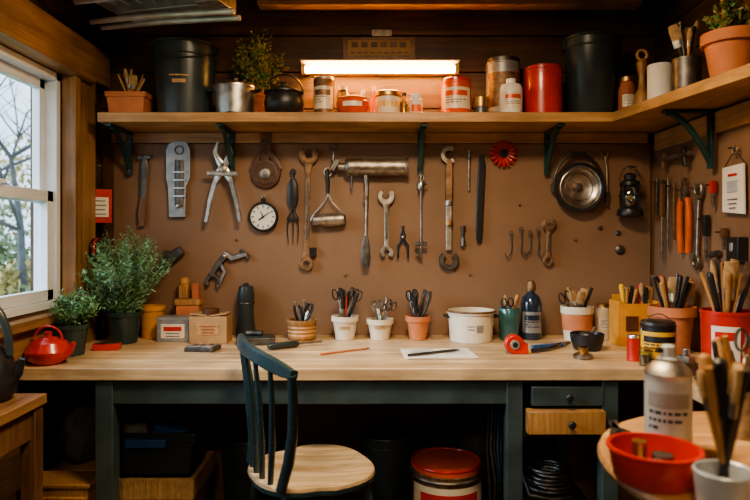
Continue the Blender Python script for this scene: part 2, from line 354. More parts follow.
# ------------------------------------------------------------ generic pieces
def vessel(b,c,rt,rb,h,m,rim=0,th=.004,rimh=.02,fill=None,seg=32):
    if rim: prof=[(0,0),(rb,0),(rb+(rt-rb)*(1-rimh/h),h-rimh),(rt+rim,h-rimh),(rt+rim,h),(rt-th,h)]
    else: prof=[(0,0),(rb*.96,0),(rb,.004),(rt,h-.003),(rt-th*.5,h),(rt-th,h-.002)]
    b.lathe(prof+[(rb-th,th),(0,th)],m,c,seg)
    if fill: b.lathe([(0,h*.86+.002),(rb+(rt-rb)*.84-th*1.2,h*.86)],fill,c,seg)
def perp(d):
    a=V((random.uniform(-1,1),random.uniform(-.25,.25),0)); a=a-d*a.dot(d); return a.normalized()
def stick(b,p0,p1,kind):
    p0=V(p0);p1=V(p1);d=(p1-p0).normalized();L=(p1-p0).length
    q=lambda t:p0+(p1-p0)*t
    if kind=='brush':
        b.tube([q(0),q(.4),q(.7)],[.003,.005,.006],'handle'); b.tube([q(.7),q(.8)],.0075,'steel',8); b.tube([q(.8),q(.9),q(1)],[.008,.010,.004],'bristle',8)
    elif kind=='paint':
        b.tube([q(0),q(.5),q(.65)],[.004,.006,.008],random.choice(['handle','red','black'])); n=perp(d)
        b.strip([q(.65),q(.76)],.016,.012,'steel',n.cross(d)); b.strip([q(.76),q(.9),q(1)],[.016,.018,.014],.012,'bristle',n.cross(d))
    elif kind in('dred','dblack','dyel','dwood','dorg'):
        c={'dred':'red','dblack':'black','dyel':'yellow','dwood':'handle','dorg':'orange'}[kind]
        b.tube([q(0),q(.6)],.003,'steel2',6); b.tube([q(.58),q(.61),q(.66),q(.93),q(.98),q(1)],[.005,.010,.008,.011,.010,.004],c,10)
    elif kind=='scis':
        n=perp(d); col=random.choice(['black','black','dsteel'])
        for s in(-1,1):
            b.strip([q(0)+n*s*.002,q(.55)+n*s*.004,q(.68)-n*s*.002,q(.76)+n*s*.008],[.002,.006,.005,.004],.003,'steel',n.cross(d))
            cc=q(.88)+n*s*.014; b.tube([cc+n*cos(2*pi*i/14)*.011+d*sin(2*pi*i/14)*L*.11 for i in range(14)],.0032,col,6,True)
    elif kind=='pliers':
        n=perp(d)
        for s in(-1,1):
            b.tube([q(0)+n*s*.004,q(.4)+n*s*.003,q(.6)+n*s*.012,q(.85)+n*s*.014,q(1)+n*s*.009],[.003,.006,.006,.006,.005],random.choice(['black','dsteel','dblue']),8)
    elif kind=='pencil': b.tube([q(0),q(.93),q(1)],[.0035,.0035,.001],random.choice(['yellow','red','handle','black']),6)
    elif kind=='rod': b.tube([q(0),q(1)],.003,'steel2',6); b.ball(q(1),.006,'steel2')
    elif kind=='spat': b.tube([q(0),q(.7)],.003,'steel2',6); b.strip([q(.7),q(.8),q(1)],[.004,.012,.011],.002,'steel2',perp(d).cross(d))
    elif kind=='stick': b.tube([q(0),q(1)],[.005,.0065],'handle',8)
    elif kind=='bstick': b.tube([q(0),q(.5),q(1)],[.005,.008,.007],'black',8)
def contents(b,c,r,h,kinds,L,sp=1.25,sd=0):
    random.seed(sd); n=len(kinds); c=V(c)
    for i,k in enumerate(kinds):
        a=2*pi*i/n+random.uniform(-.3,.3); e=V((cos(a),sin(a),0)); rr=random.uniform(.5,1)
        p0=c-e*r*.35*rr+V((0,0,.012)); p1=c+e*r*sp*rr+V((0,0,h+L*random.uniform(.72,1)))
        stick(b,p0,p1,k)
def can(b,c,r,h,m,lid='steel',label=None,txt='ink',lidh=.012,seg=32,head=None,sd=1):
    b.lathe([(0,0),(r*1.02,0),(r*1.02,.004),(r,.006),(r,h-.008),(r*1.03,h-.006),(r*1.03,h-.002),(r*.95,h),(r*.93,h-.004),(0,h-.004)],m,c,seg)
    b.lathe([(r*.97,h-.003),(r*.97,h+lidh-.003),(r*.9,h+lidh),(0,h+lidh)],lid,c,seg)
    if label: b.label(c,r+.0008,h*.2,h*.8,-pi/2-.1,1.1,label,txt,head,sd)
# ------------------------------------------------------------ objects on shelf
def S(px,d=2.66): return at(px,d,SZ+.001)
def frust(b,c,w0,w1,d0,d1,h,m,th=.004):
    o=[(-1,-1),(1,-1),(1,1),(-1,1)]; vs=[];
    for (ww,dd,z) in ((w0,d0,0),(w1,d1,h*.78),(w1*1.07,d1*1.07,h*.78),(w1*1.09,d1*1.09,h),(w1*.97,d1*.97,h),(w1*.92,d1*.92,h*.7)):
        vs+=[(c[0]+x*ww/2,c[1]+y*dd/2,c[2]+z) for x,y in o]
    fs=[(3,2,1,0)]+[(k*4+i,k*4+(i+1)%4,k*4+4+(i+1)%4,k*4+4+i) for k in range(5) for i in range(4)]+[(20,21,22,23)]
    b.add(vs,fs,m)
b=B();c=S(131,2.63); frust(b,c,.14,.155,.11,.12,.092,'terra'); contents(b,c,.055,.075,['stick','pencil','brush','stick','rod','pencil','brush','stick','paint'],.12,1,2); b.done('terracotta_planter_of_brushes',.001)
b=B();c=S(185,2.652); vessel(b,c,.136,.108,.30,'bucket',0,.004)
b.ring(c+V((0,0,.296)),.138,.006,'bucket','Z',36); b.ring(c+V((0,0,.245)),.132,.003,'bucket','Z',36)
b.patch(c,.1243,.12,.135,-pi/2+.1,.22,'tan',.1262); b.patch(c,.1262,.148,.154,-pi/2+.1,.32,'tan',.127)
b.tube([c+V((.139*cos(a),.139*sin(a),.27-.05*sin((a-pi)))) for a in [pi+ i*pi/12 for i in range(13)]],.0025,'iron'); b.done('garden_bucket')
b=B();c=S(235,2.60); vessel(b,c,.086,.078,.115,'steel',.004,.003,.006)
b.lathe([(.086,.118),(.08,.126),(.03,.138),(.012,.142),(.012,.152),(.018,.158),(0,.16)],['steel','steel','steel','black','black','black'],c,32)
b.tube([c+V((.085,0,.095)),c+V((.11,-.01,.10)),c+V((.11,-.03,.10)),c+V((.082,-.03,.095))],.005,'black'); b.tube([c+V((-.085,0,.095)),c+V((-.107,-.01,.10)),c+V((-.107,-.03,.10)),c+V((-.082,-.03,.095))],.005,'black'); b.done('steel_saucepan')
def foliage(b,base,n,h,spread,leaf,lm,sd,step=9,lims=None,narrow=.3,up=1.0,q4=4):
    rnd=random.Random(sd); base=V(base)
    for i in range(n):
        a=rnd.uniform(0,2*pi); r=spread*math.sqrt(rnd.random()); H=h*(1-.45*(r/spread)**2)*rnd.uniform(.65,1)
        tip=base+V((cos(a)*r,sin(a)*r,H)); st=base+V((cos(a)*r*.2,sin(a)*r*.2,0)); pts=[]
        for k in range(step+1):
            t=k/step; p=st.lerp(tip,t); p.z=base.z+H*(t**(.75*up)) ; p+=V((rnd.uniform(-1,1),rnd.uniform(-1,1),0))*.003
            if lims:
                p.x=max(lims[0],min(lims[1],p.x)); p.y=min(lims[2],p.y)
            pts.append(p)
        b.tube(pts,[.0016*(1-.6*k/step) for k in range(step+1)],'stem',3)
        for k in range(1,step+1):
            for q in range(q4):
                d=(pts[k]-pts[k-1]).normalized(); o=V((rnd.gauss(0,1),rnd.gauss(0,1),rnd.gauss(0,.5))); o=(o.normalized()+d*.7).normalized()
                L=leaf*rnd.uniform(.6,1.1)*(1.15-.5*k/step); s=o.cross(V((rnd.gauss(0,1),rnd.gauss(0,1),rnd.gauss(0,1)))).normalized()*L*narrow
                p=pts[k-1].lerp(pts[k],rnd.random()); e=p+o*L
                if lims and (e.x<lims[0] or e.y>lims[2]): continue
                mm=o.cross(s).normalized()*L*.08
                b.add([p,p+o*L*.5+s+mm,e,p+o*L*.5-s+mm,p+o*L*.5],[(0,1,4),(1,2,4),(0,4,3),(4,2,3)],rnd.choice(lm))
b=B();c=at(259,2.735,SZ+.001); vessel(b,c,.05,.04,.12,'terra2',.004,.004,.02,'soil'); foliage(b,c+V((0,0,.11)),70,.30,.125,.026,['leaf3','leaf3','leaf1'],3,9,(-9,9,-.012),.26); b.done('potted_herb')
b=B();c=S(284,2.62); b.lathe([(0,0),(.055,0),(.078,.02),(.084,.05),(.078,.085),(.074,.09),(.082,.094),(.082,.10),(.05,.115),(.012,.122),(.012,.132),(.016,.14),(0,.143)],'iron',c,32)
b.tube([c+V((.082*cos(t),0,.09+.085*sin(t))) for t in [i*pi/14 for i in range(15)]],.0035,'iron'); b.done('cast_iron_pot')
def shcan(name,px,wpx,top,m,d=2.66,lid='steel',label=None,lh=.012,head=None,sd=1):
    b=B(); k=F/d; r=wpx/2/k; h=EYE+(235-top)/k-SZ-lh; can(b,S(px,d),r,h,m,lid,label,'ink',lh,32,head,sd); b.done(name); return r
shcan('rusty_tin',324,21,78,'rust',2.66,'steel2','cream',.012,'rust')
b=B();c=S(324+19,2.72); b.lathe([(0,0),(.03,0),(.03,.11),(.02,.13),(.02,.15),(0,.15)],['jar','jar','jar','cream','cream'],c,20); b.done('glass_bottle')
b=B();c=S(353,2.62); b.lathe([(0,0),(.05,0),(.066,.02),(.07,.055),(.062,.066),(.066,.07),(.04,.083),(.014,.086),(.014,.096),(0,.098)],['orred']*4+['terra']*5,c,28); b.patch(c,.0705,.03,.05,-pi/2,.6,'cream'); b.done('red_crock')
for px,hh,m1,m2 in ((363,.14,'cream','white'),(374,.155,'orange','cream')):
    b=B();c=S(px,2.745); b.lathe([(0,0),(.018,0),(.018,hh*.6),(.008,hh*.75),(.008,hh*.85),(.010,hh*.85),(.010,hh),(0,hh)],[m1,m1,m1,m1,m2,m2,m2],c,16); b.done('dropper_bottle')
b=B();c=S(388,2.64); b.lathe([(0,0),(.045,0),(.052,.02),(.052,.08),(.056,.084),(.056,.102),(.05,.106),(0,.106)],['yellow','cream','cream','brass','brass','brass','brass'],c,28)
for i in range(7): b.patch(c,.0525,.035,.06,-pi/2-1+i*.33,.1,'yellow')
b.done('preserve_jar')
b=B();c=S(404,2.65); b.lathe([(0,0),(.017,0),(.017,.06),(.007,.075),(.007,.09),(.009,.09),(.009,.105),(0,.105)],['brass','brass','brass','brass','black','black','black'],c,18); b.done('oil_bottle')
b=B();c=S(416,2.65); b.lathe([(0,0),(.028,0),(.028,.075),(.022,.08),(.022,.098),(0,.1)],['paper','paper','white','white','white'],c,20); b.patch(c,.0285,.02,.05,-pi/2,.8,'orange'); b.done('glue_tub')
shcan('paint_tin',456,30,80,'orred',2.66,'red','cream',.014,'orred',2)
b=B();c=S(481,2.63)
for i in range(2): b.lathe([(0,.0),(.032,0),(.032,.03),(.034,.031),(.034,.038),(0,.038)],'brass' if i else 'dsteel',c+V((0,0,.04*i)),24)
b.done('stacked_tins')
shcan('large_tin',503,34,60,'grey',2.72,'dsteel','rust',.02)
b=B();c=S(511,2.60); b.lathe([(0,0),(.045,0),(.047,.005),(.047,.11),(.04,.125),(.02,.132),(.02,.15),(0,.15)],['paper']*4+['white']*3,c,28); b.label(c,.0476,.02,.09,-pi/2,1,'cream','ink','orred',4); b.done('putty_bottle')
shcan('red_paint_tin',543,38,68,'red',2.66,'red',None,.012)
b=B();c=S(591,2.665); vessel(b,c,.118,.092,.335,'bucket'); b.ring(c+V((0,0,.331)),.119,.006,'bucket','Z',36); b.ring(c+V((0,0,.29)),.1165,.0035,'bucket','Z',36)
for s in(-1,1): b.box(c+V((s*.119,-.01,.30)),(.012,.03,.03),'bucket')
b.done('black_bucket')
b=B();c=at(627,2.6,SZ+.001); b.lathe([(0,0),(.034,0),(.036,.01),(.036,.1),(.028,.125),(.028,.135),(.033,.137),(.033,.155),(0,.16)],['terra2','terra2','terra2','terra2','terra2','brass','brass','brass'],c,24); b.ring(c+V((.042,0,.07)),.025,.004,'terra2','Y',16); b.label(c,.0365,.03,.08,-pi/2-.2,.7,'cream'); b.done('stoneware_jug')
b=B();c=at(642,2.5,SZ+.001); b.lathe([(0,0),(.03,0),(.034,.02),(.028,.06),(.014,.09),(.012,.14),(.02,.17),(.022,.19),(.012,.205),(0,.206)],'handle',c,20); b.ring(c+V((0,0,.222)),.020,.006,'tan','Y',16); b.done('wooden_mallet')
b=B();c=at(660,2.36,SZ+.001); b.lathe([(0,0),(.044,0),(.045,.004),(.045,.14),(.042,.144),(.042,.136),(0,.136)],'paper',c,28); b.ring(c+V((.0,-.0,.138)),.044,.003,'white','Z'); b.done('white_canister')
b=B();c=at(687,2.18,SZ+.001); vessel(b,c,.048,.044,.115,'dsteel',.002,.003,.006); contents(b,c,.046,.11,['brush','paint','brush','dwood','brush','paint','rod','brush','dblack','brush'],.14,1.15,9); b.done('mug_of_brushes')
b=B();c=at(731,1.97,SZ+.001); vessel(b,c,.082,.058,.135,'terra',.006,.005,.035,'soil'); foliage(b,c+V((0,0,.12)),26,.15,.07,.03,['leaf1','leaf3'],5,7,(-9,1.25,9),.35); contents(b,c,.05,.13,['rod','stick'],.15,1,4); b.done('terracotta_flowerpot')
# ------------------------------------------------------------ wall tools
def peg(b,px,py,L=.034): 
    p=w(px,py,.0005); b.tube([p,p+V((0,-L,0))],.0025,'dsteel',6)
def pts2(l,off=.02): return [w(x,y,off) for x,y in l]
def arcp(px,py,r,a0,a1,n=14,off=.02): return [w(px+r*cos(radians(a0+(a1-a0)*i/n)),py-r*sin(radians(a0+(a1-a0)*i/n)),off) for i in range(n+1)]
def ringw(b,px,py,rpx,t,m,th=None,off=.02): b.strip(arcp(px,py,rpx,0,360*23/24,23,off),t,th or t*1.6,m,(0,-1,0),True)
def hw(l): return [k*P1 for k in l]
def wrench(name,x0,y0,x1,y1,wd,jaw,m='steel2',ringend=True):
    b=B(); a=math.degrees(math.atan2(-(y0-y1),(x0-x1)))
    L=math.hypot(x0-x1,y0-y1); ux,uy=(x0-x1)/L,(y0-y1)/L
    c0=(x0-ux*jaw,y0-uy*jaw); c1=(x1+ux*jaw*.8,y1+uy*jaw*.8)
    b.strip(arcp(c0[0],c0[1],jaw*.75,a+42,a+318,16),hw([jaw*.28]+[jaw*.36]*15+[jaw*.28]),.011,m)
    s0=(c0[0]-ux*jaw*.8,c0[1]-uy*jaw*.8); s1=(c1[0]+ux*jaw*.5,c1[1]+uy*jaw*.5)
    n=9; b.strip(pts2([(s0[0]+(s1[0]-s0[0])*t/n,s0[1]+(s1[1]-s0[1])*t/n) for t in range(n+1)]),hw([wd*.9]+[wd*.5]*(n-1)+[wd*.8]),.009,m)
    b.strip([p+V((0,-.005,0)) for p in pts2([(s0[0]+(s1[0]-s0[0])*t,s0[1]+(s1[1]-s0[1])*t) for t in (.2,.8)])],wd*.22*P1,.002,'dsteel')
    if ringend: ringw(b,c1[0],c1[1],jaw*.55,jaw*.25*P1,m,.010)
    else: b.strip(arcp(c1[0],c1[1],jaw*.6,a+180+42,a+180+318,14),hw([jaw*.28]*15),.010,m)
    peg(b,c0[0],c0[1]); b.done(name,.0005)
b=B(); b.strip(pts2([(144,156),(144,166),(143,200)]),hw([2,4,3]),.006,'dsteel'); b.strip(pts2([(143,198),(142,212),(142,226)]),hw([3,4.5,3]),.014,'dkwood'); b.strip(pts2([(138,158),(150,157)]),hw([2,2]),.008,'dsteel'); peg(b,144,158); b.done('hand_file')
b=B(); o=[(170,144),(176,142),(187,142),(191,150),(191,178),(187,186),(186,217),(170,217),(169,188),(167,178),(167,150)]
b.prism([w(x,y,.012) for x,y in o],(0,-.014,0),'grey'); b.strip(pts2([(179,160),(179,206)],.03),hw([4,4]),.012,'dsteel'); ringw(b,179,150,4,.003,'dsteel',.008,.028)
for y in (172,180,188,196): b.strip(pts2([(173,y),(185,y)],.037),hw([.8,.8]),.003,'steel')
b.lathe([(0,0),(.008,0),(.012,.012),(.008,.022),(0,.024)],'steel',w(179,206,.034),14,rotm(pi/2)); peg(b,179,148); b.done('metal_block_plane',.001)
b=B(); of=.05
for s in(-1,1):
    X=lambda x:223+s*x
    b.strip(pts2([(X(-5),142),(X(-8),152),(X(-3),163),(X(3),172),(X(8),182),(X(13),200),(X(17),222)],of),hw([1.3,2.6,3.4,4,2.6,2.2,2]),.012,'steel')
b.lathe([(0,0),(.018,0),(.018,.008),(.012,.012),(0,.012)],'steel2',w(223,169,of+.006),18,rotm(pi/2)); b.strip(pts2([(207,173),(238,174)],of+.008),hw([2.4,2.4]),.006,'steel'); peg(b,223,176,of); b.done('end_cutting_pincers')
b=B(); b.strip(pts2([(266,135),(266,145),(265,160)]),hw([5,6,3.5]),.006,'brown'); b.strip(pts2([(260,136),(272,136)],.024),hw([3,3]),.006,'dkwood'); b.strip(pts2([(262,150),(256,160),(252,170)]),hw([2,3,3]),.008,'brown'); b.strip(pts2([(269,150),(275,160),(280,170)]),hw([2,3,3]),.008,'brown')
b.lathe([(0,0),(.066,0),(.068,.008),(.064,.018),(.05,.020),(.045,.016),(.03,.016),(.022,.026),(0,.028)],['brown','brown','brown','brown','dsteel','brown','steel','steel'],w(266,174,.004),28,rotm(pi/2)); peg(b,266,138); b.done('strap_wrench')
b=B(); c=w(264,217,.002); b.lathe([(0,0),(.066,0),(.068,.02),(.064,.03),(.057,.03),(.056,.024),(0,.024)],['black']*5+['face'],c,32,rotm(pi/2))
for i in range(12):
    a=i*pi/6; b.strip([c+V((cos(a)*.040,-.0255,sin(a)*.040)),c+V((cos(a)*.051,-.0255,sin(a)*.051))],.002,.001,'black')
b.strip([c+V((-.02,-.027,-.015)),c+V((.03,-.027,.022))],[.003,.001],.0015,'black'); b.strip([c+V((0,-.027,0)),c+V((-.012,-.027,.026))],[.003,.001],.0015,'black'); b.ball(c+V((0,-.027,0)),.005,'black')
b.box(c+V((0,-.012,.074)),(.02,.016,.02),'black'); b.ring(c+V((0,-.012,.090)),.008,.002,'steel2'); peg(b,264,196,.02); b.done('round_dial_gauge')
b=B(); b.tube(pts2([(293,170),(293,205)]),.005,'iron'); b.ring(w(293,172),.012,.003,'iron')
b.strip(pts2([(293,178),(293,184),(293,200),(293,208)]),hw([2,5,5.5,3]),.014,'black')
for s in(-1,0,1): b.tube(pts2([(293,208),(293+s*5,218),(293+s*5.5,232),(293+s*4.5,245)]),[.003,.003,.0028,.001],'iron',6)
b.strip(pts2([(287,219),(299,219)]),hw([1.5,1.5]),.006,'iron'); peg(b,293,171); b.done('garden_hand_fork')
wrench('combination_wrench',309,146,306,271,5,9,'rust')
b=B(); b.tube(pts2([(327,170),(328,182),(328,196)]),[.008,.009,.006],'black',10); b.tube(pts2([(328,194),(325,202),(314,214),(311,220)],.03),.003,'steel'); b.tube(pts2([(328,194),(332,202),(342,212),(347,219)],.03),.003,'steel')
q0=w(312,221,.034);q1=w(346,219,.034); b.tube([q0,q0.lerp(q1,.06),q0.lerp(q1,.5),q0.lerp(q1,.94),q1],[.014,.026,.03,.026,.014],'steel2',20); ringw(b,328,172,4,.002,'steel'); peg(b,328,169); b.done('paint_roller')
b=B(); q0=w(346,167,.045);q1=w(408,167,.045); L=q1-q0
b.tube([q0-L*.12,q0-L*.02,q0,q0+L*.04,q0+L*.06,q1-L*.05,q1-L*.03,q1],[.016,.018,.034,.040,.038,.038,.043,.041],'steel2',24)
b.tube([q0-L*.12,w(338,166,.045),w(333,160,.045),w(334,149,.04)],[.008,.008,.007,.006],'dsteel',10); b.ring(w(334,147,.04),.014,.004,'dsteel'); b.strip(pts2([(338,160),(332,170)],.045),hw([3,3]),.02,'dsteel')
b.tube(pts2([(352,176),(352,188)],.045),[.005,.004],'dsteel'); peg(b,355,160,.03); peg(b,400,160,.03)
b.tube(pts2([(366,174),(367,190),(366,236)],.045),[.012,.009,.007],'steel2',10); b.strip(pts2([(366,234),(366,246),(366,258),(366,267)],.045),hw([1.5,4,4.5,3]),.008,'dsteel'); b.lathe([(0,0),(.014,0),(.014,.014),(0,.014)],'rust',w(366,198,.045)-V((0,0,.006)),12)
b.done('blow_torch')
wrench('open_end_wrench',386,188,387,259,5,8,'steel2',False)
b=B()
for s in(-1,1): b.tube(pts2([(403+s*1,226),(403-s*2,236),(403+s*5,246),(403+s*5,258)]),[.003,.006,.006,.005],'black',8)
b.ball(w(403,237,.024),.007,'steel'); peg(b,403,233,.024); b.done('wire_cutters')
b=B(); of=.042; b.tube(pts2([(421,174),(421,254)],of),.005,'steel2'); b.lathe([(0,0),(.014,0),(.016,.01),(.016,.03),(.01,.04),(0,.04)],'steel',w(421,190,of),14); b.ring(w(421,178,of),.013,.0035,'steel2'); b.strip(pts2([(415,244),(427,244)],of),hw([2.2,2.2]),.012,'dsteel'); b.strip(pts2([(418,250),(421,257)],of),hw([3,1]),.01,'dsteel'); b.tube(pts2([(416,184),(427,184)],of),.004,'dsteel'); peg(b,421,180,of); b.done('t_handle_driver')
b=B(); b.strip(arcp(449,155,6.5,50,310,14),hw([2.4]*15),.016,'steel2'); b.strip(pts2([(449,160),(449,172),(449,196),(449,203)]),hw([3,4,3.8,3]),.02,'rust'); b.lathe([(0,0),(.017,0),(.017,.02),(0,.02)],'steel',w(449,203)-V((0,0,.01)),14)
b.strip(pts2([(449,203),(449,250)]),hw([3.2,3]),.014,'steel2'); b.strip(arcp(449,260,7.5,130,410,14),hw([2.6]*15),.016,'dsteel'); b.lathe([(0,0),(.019,0),(.019,.016),(0,.016)],'brass',w(449,225),14)
peg(b,449,155); b.done('pipe_wrench')
b=B(); b.tube(pts2([(469,150),(469,190)]),[.006,.004],'steel2'); b.lathe([(0,0),(.009,0),(.009,.03),(0,.03)],'dsteel',w(469,160),12); peg(b,469,152); b.done('socket_extension')
b=B(); b.strip(pts2([(481,155),(482,165),(480,200),(479,238),(479,243)],.012),hw([2.5,3.4,3.8,3.2,2]),.014,'black'); peg(b,481,158,.015); b.done('rubber_strap')
b=B(); c=w(503,154,.004)
for i in range(16):
    a=2*pi*i/16; e=V((cos(a),0,sin(a))); b.strip([c+e*.014+V((0,-.012,0)),c+e*.045+V((0,-.02,0)),c+e*.062+V((0,-.012,0))],[.003,.007,.006],.008,'red')
b.lathe([(0,0),(.05,0),(.05,.008),(.02,.016),(.018,.026),(0,.028)],['red','red','red','black','black'],c,24,rotm(pi/2)); b.done('red_valve_wheel')
b=B(); b.lathe([(0,0),(.012,0),(.012,.02),(.008,.03),(.008,.07),(.012,.075),(.012,.09),(0,.09)],'dsteel',w(463,246,.016),10); peg(b,463,232,.02); b.done('pipe_fitting')
for px,y0,y1,t in ((511,234,258,0),(521,230,257,1),(530,234,256,0),(538,231,258,1)):
    b=B(); b.tube(pts2([(px,y0),(px+1,(y0+y1)/2),(px,y1-5),(px+(4 if t else -4),y1),(px+(6 if t else -6),y1-5)]),[.004,.003,.003,.0025,.002],'dsteel',6); b.ring(w(px,y0-1),.008,.002,'dsteel','Y',14,6); peg(b,px,y0); b.done('metal_hook')
b=B(); c=w(576,188,.004); b.lathe([(0,0),(.085,0),(.106,.02),(.112,.05),(.109,.062),(.102,.062),(.096,.05),(.085,.036),(.05,.024),(.022,.022),(.018,.04),(0,.044)],['iron']*5+['black','steel','steel','steel','rust','dsteel'],c,36,rotm(pi/2))
b.ring(c+V((0,-.045,0)),.083,.003,'steel','Y',32); b.ring(c+V((0,-.04,0)),.06,.002,'dsteel','Y',28)
b.tube([c+V((cos(t)*.112,-.035,.0+.15*sin(t))) for t in [i*pi/16 for i in range(17)]],.0055,'iron',8)
for s in(-1,1): b.box(c+V((s*.110,-.03,0)),(.018,.02,.03),'dsteel')
b.box(c+V((0,-.035,.15)),(.06,.016,.016),'black'); peg(b,576,155,.04); b.done('round_work_lamp')
b=B(); b.tube(pts2([(605,156),(607,170),(607,195)]),.004,'steel2'); b.ring(w(605,154),.014,.004,'rust'); b.strip(pts2([(607,192),(607,206)]),hw([2.5,1.5]),.01,'dsteel'); peg(b,605,152); b.done('hook_driver')
b=B(); c=w(630,216,.062); b.lathe([(0,0),(.054,0),(.056,.01),(.05,.03),(.03,.04),(.03,.045)],'black',c,24); b.lathe([(.03,.045),(.042,.07),(.042,.10),(.03,.13)],'jar',c,20)
b.lathe([(.034,.13),(.044,.135),(.04,.15),(.024,.16),(.026,.18),(.01,.19),(0,.19)],'black',c,20)
for a in (0,pi/2,pi,3*pi/2): b.tube([c+V((.046*cos(a+.6),.046*sin(a+.6),.03)),c+V((.05*cos(a+.6),.05*sin(a+.6),.09)),c+V((.042*cos(a+.6),.042*sin(a+.6),.14))],.003,'black',6)
b.ring(c+V((0,0,.09)),.05,.002,'black','Z'); b.tube([c+V((cos(t)*.045,0,.15+.07*sin(t))) for t in [i*pi/12 for i in range(13)]],.0025,'dsteel',6); peg(b,630,168,.068); b.ball(c+V((0,0,.08)),.012,'yellow'); b.done('hanging_lantern')
wrench('small_wrench',549,217,548,266,4,6.5,'rust')
for px,py,r in ((620,250,.022),(600,228,.010),(618,233,.012),(575,240,.007),(345,275,.006),(520,205,.006),(236,240,.006),(470,275,.005)):
    b=B(); b.lathe([(0,0),(r,0),(r,.004),(r*.6,.010),(0,.011)],'dsteel' if r>.009 else 'rust',w(px,py,.0005),16,rotm(pi/2)); b.done('wall_screw')
b=B(); b.strip(arcp(213,281,6,-40,220,12),hw([2.0]*13),.014,'dsteel'); b.strip(pts2([(212,274),(220,262),(226,255)]),hw([2.4,3,3]),.016,'dsteel'); b.strip(pts2([(224,253),(232,258),(247,254)]),hw([2.6,3,2]),.014,'steel'); b.strip(pts2([(220,262),(225,272),(218,287)]),hw([2,2,1.5]),.012,'steel'); b.ball(w(225,256,.03),.012,'steel'); b.strip(pts2([(240,250),(249,258)]),hw([2,2]),.012,'dsteel'); peg(b,226,255,.03); b.done('pipe_cutter')
b=B(); b.strip(pts2([(150,279),(160,268),(172,256)],.03),hw([3,3.6,3.4]),.016,'black'); b.strip(pts2([(163,254),(172,257),(182,250)],.03),hw([4,5.5,4.5]),.024,'dsteel'); peg(b,170,256,.04); b.done('claw_hammer')
b=B(); b.box(w(313,252,.012),(.03,.02,.04),'black'); b.done('wall_switch_box',.002)
b=B(); c=at(101,2.69,EYE+(235-206)*2.69/F); R=rotm(0,0,radians(28)); b.box(c,(.086,.008,.145),'red',R); b.box(c+V((0.001,-.006,-.005)),(.064,.003,.085),'paper',R)
for i in range(4): b.box(c+V((0.002,-.009,-.035+i*.019)),(.046-.01*(i%2),.002,.004),'ink',R)
tp=V((WL+.055,-.11,EYE+(235-166)/230)); b.tube([c+V((-.036,-.017,.07)),tp],.0015,'black',5); b.tube([c+V((.036,.019,.07)),tp],.0015,'black',5); b.tube([tp,V((WL+.04,-.13,tp.z))],.003,'steel2',6); b.done('hanging_tag')
b=B(); c=V((WL+.055,-.17,1.195)); 
for i in range(3): b.ring(c+V((.012*i,0,0)),.035,.007,'red' if i==1 else 'black','X',22)
b.tube([c+V((0,0,.034)),V((WL+.04,-.17,1.229))],.004,'steel2',6); b.done('hanging_cord_coil')
# ------------------------------------------------------------ right wall tools
NX=(-1,0,0)
def rp(l,off=.02): return [rw(x,y,off) for x,y in l]
def rpeg(b,px,py,L=.03):
    p=rw(px,py,.0); b.tube([V((WR-.002,p.y,p.z)),V((WR-.002-L,p.y,p.z))],.003,'dsteel',6)
b=B(); b.strip(rp([(660,160),(675,157),(690,153)],.03),[.007,.01,.008],.02,'steel2',NX); b.strip(rp([(684,146),(686,166)],.03),[.008,.008],.02,'dsteel',NX); b.strip(rp([(664,153),(664,168)],.03),[.007,.007],.018,'rust',NX); rpeg(b,675,157,.035); b.done('bar_clamp')
for i,(px,y0,y1,m,k) in enumerate(((657,178,215,'dsteel',0),(662,180,262,'dkwood',2),(668,178,250,'steel2',0),(674,182,240,'rust',0),(706,215,262,'black',2),(713,181,208,'red',2),(715,252,285,'dsteel',1),(724,228,250,'dkwood',2))):
    b=B(); b.strip(rp([(px,y0),(px,y0+(y1-y0)*.45),(px,y1)]),[.005,.006,.004],.010,'steel2' if k else m,NX)
    if k==2: b.strip(rp([(px,y0),(px,y0+4),(px,y0+(y1-y0)*.45)]),[.007,.011,.008],.022,m,NX)
    if k==1: b.strip(rp([(px-3,y0+3),(px+3,y0+1)]),[.012,.010],.024,m,NX)
    rpeg(b,px,y0+4); b.done(['screwdriver','tack_hammer','wood_chisel'][k if k else 0])
b=B()
for s in(-1,1): b.strip(rp([(684+s*1.5,178),(684-s*2,192),(684+s*3,200)],.024),[.005,.009,.008],.014,'steel2',NX); b.strip(rp([(684+s*3,198),(684+s*4.5,208),(684+s*4.5,232),(684+s*3.5,253)],.024),[.009,.011,.011,.008],.016,'orange',NX)
rpeg(b,684,190,.03); b.done('slip_joint_pliers')
b=B(); q=rw(698,190,.02)
b.strip([q+V((0,cos(a)*.026,sin(a)*.03)) for a in [radians(130+280*i/14) for i in range(15)]],.009,.012,'steel2',NX); b.strip(rp([(698,200),(697,230),(696,256)]),[.014,.010,.012],.012,'steel2',NX); q2=rw(696,262,.02); b.strip([q2+V((0,cos(a)*.020,sin(a)*.022)) for a in [2*pi*i/16 for i in range(16)]],.008,.012,'steel2',NX,True); rpeg(b,698,188); b.done('adjustable_wrench')
b=B(); p=[rw(x,y,.015) for x,y in ((724,168),(745,163),(746,214),(724,212))]; b.prism(p,(-.006,0,0),'paper')
c=sum(p,V())/4; b.box(c+V((-.008,0,.01)),(.003,.06,.04),'lgrey')
for i in range(3): b.box(c+V((-.008,0,-.035-.015*i)),(.002,.06-.012*i,.004),'ink')
b.box(c+V((-.008,0,.05)),(.003,.05,.008),'red'); q=rw(735,150,.02); b.tube([p[0],q,p[1]],.002,'black',5); b.ring(q,.014,.003,'steel2','X'); rpeg(b,735,148,.022); b.done('safety_tag')
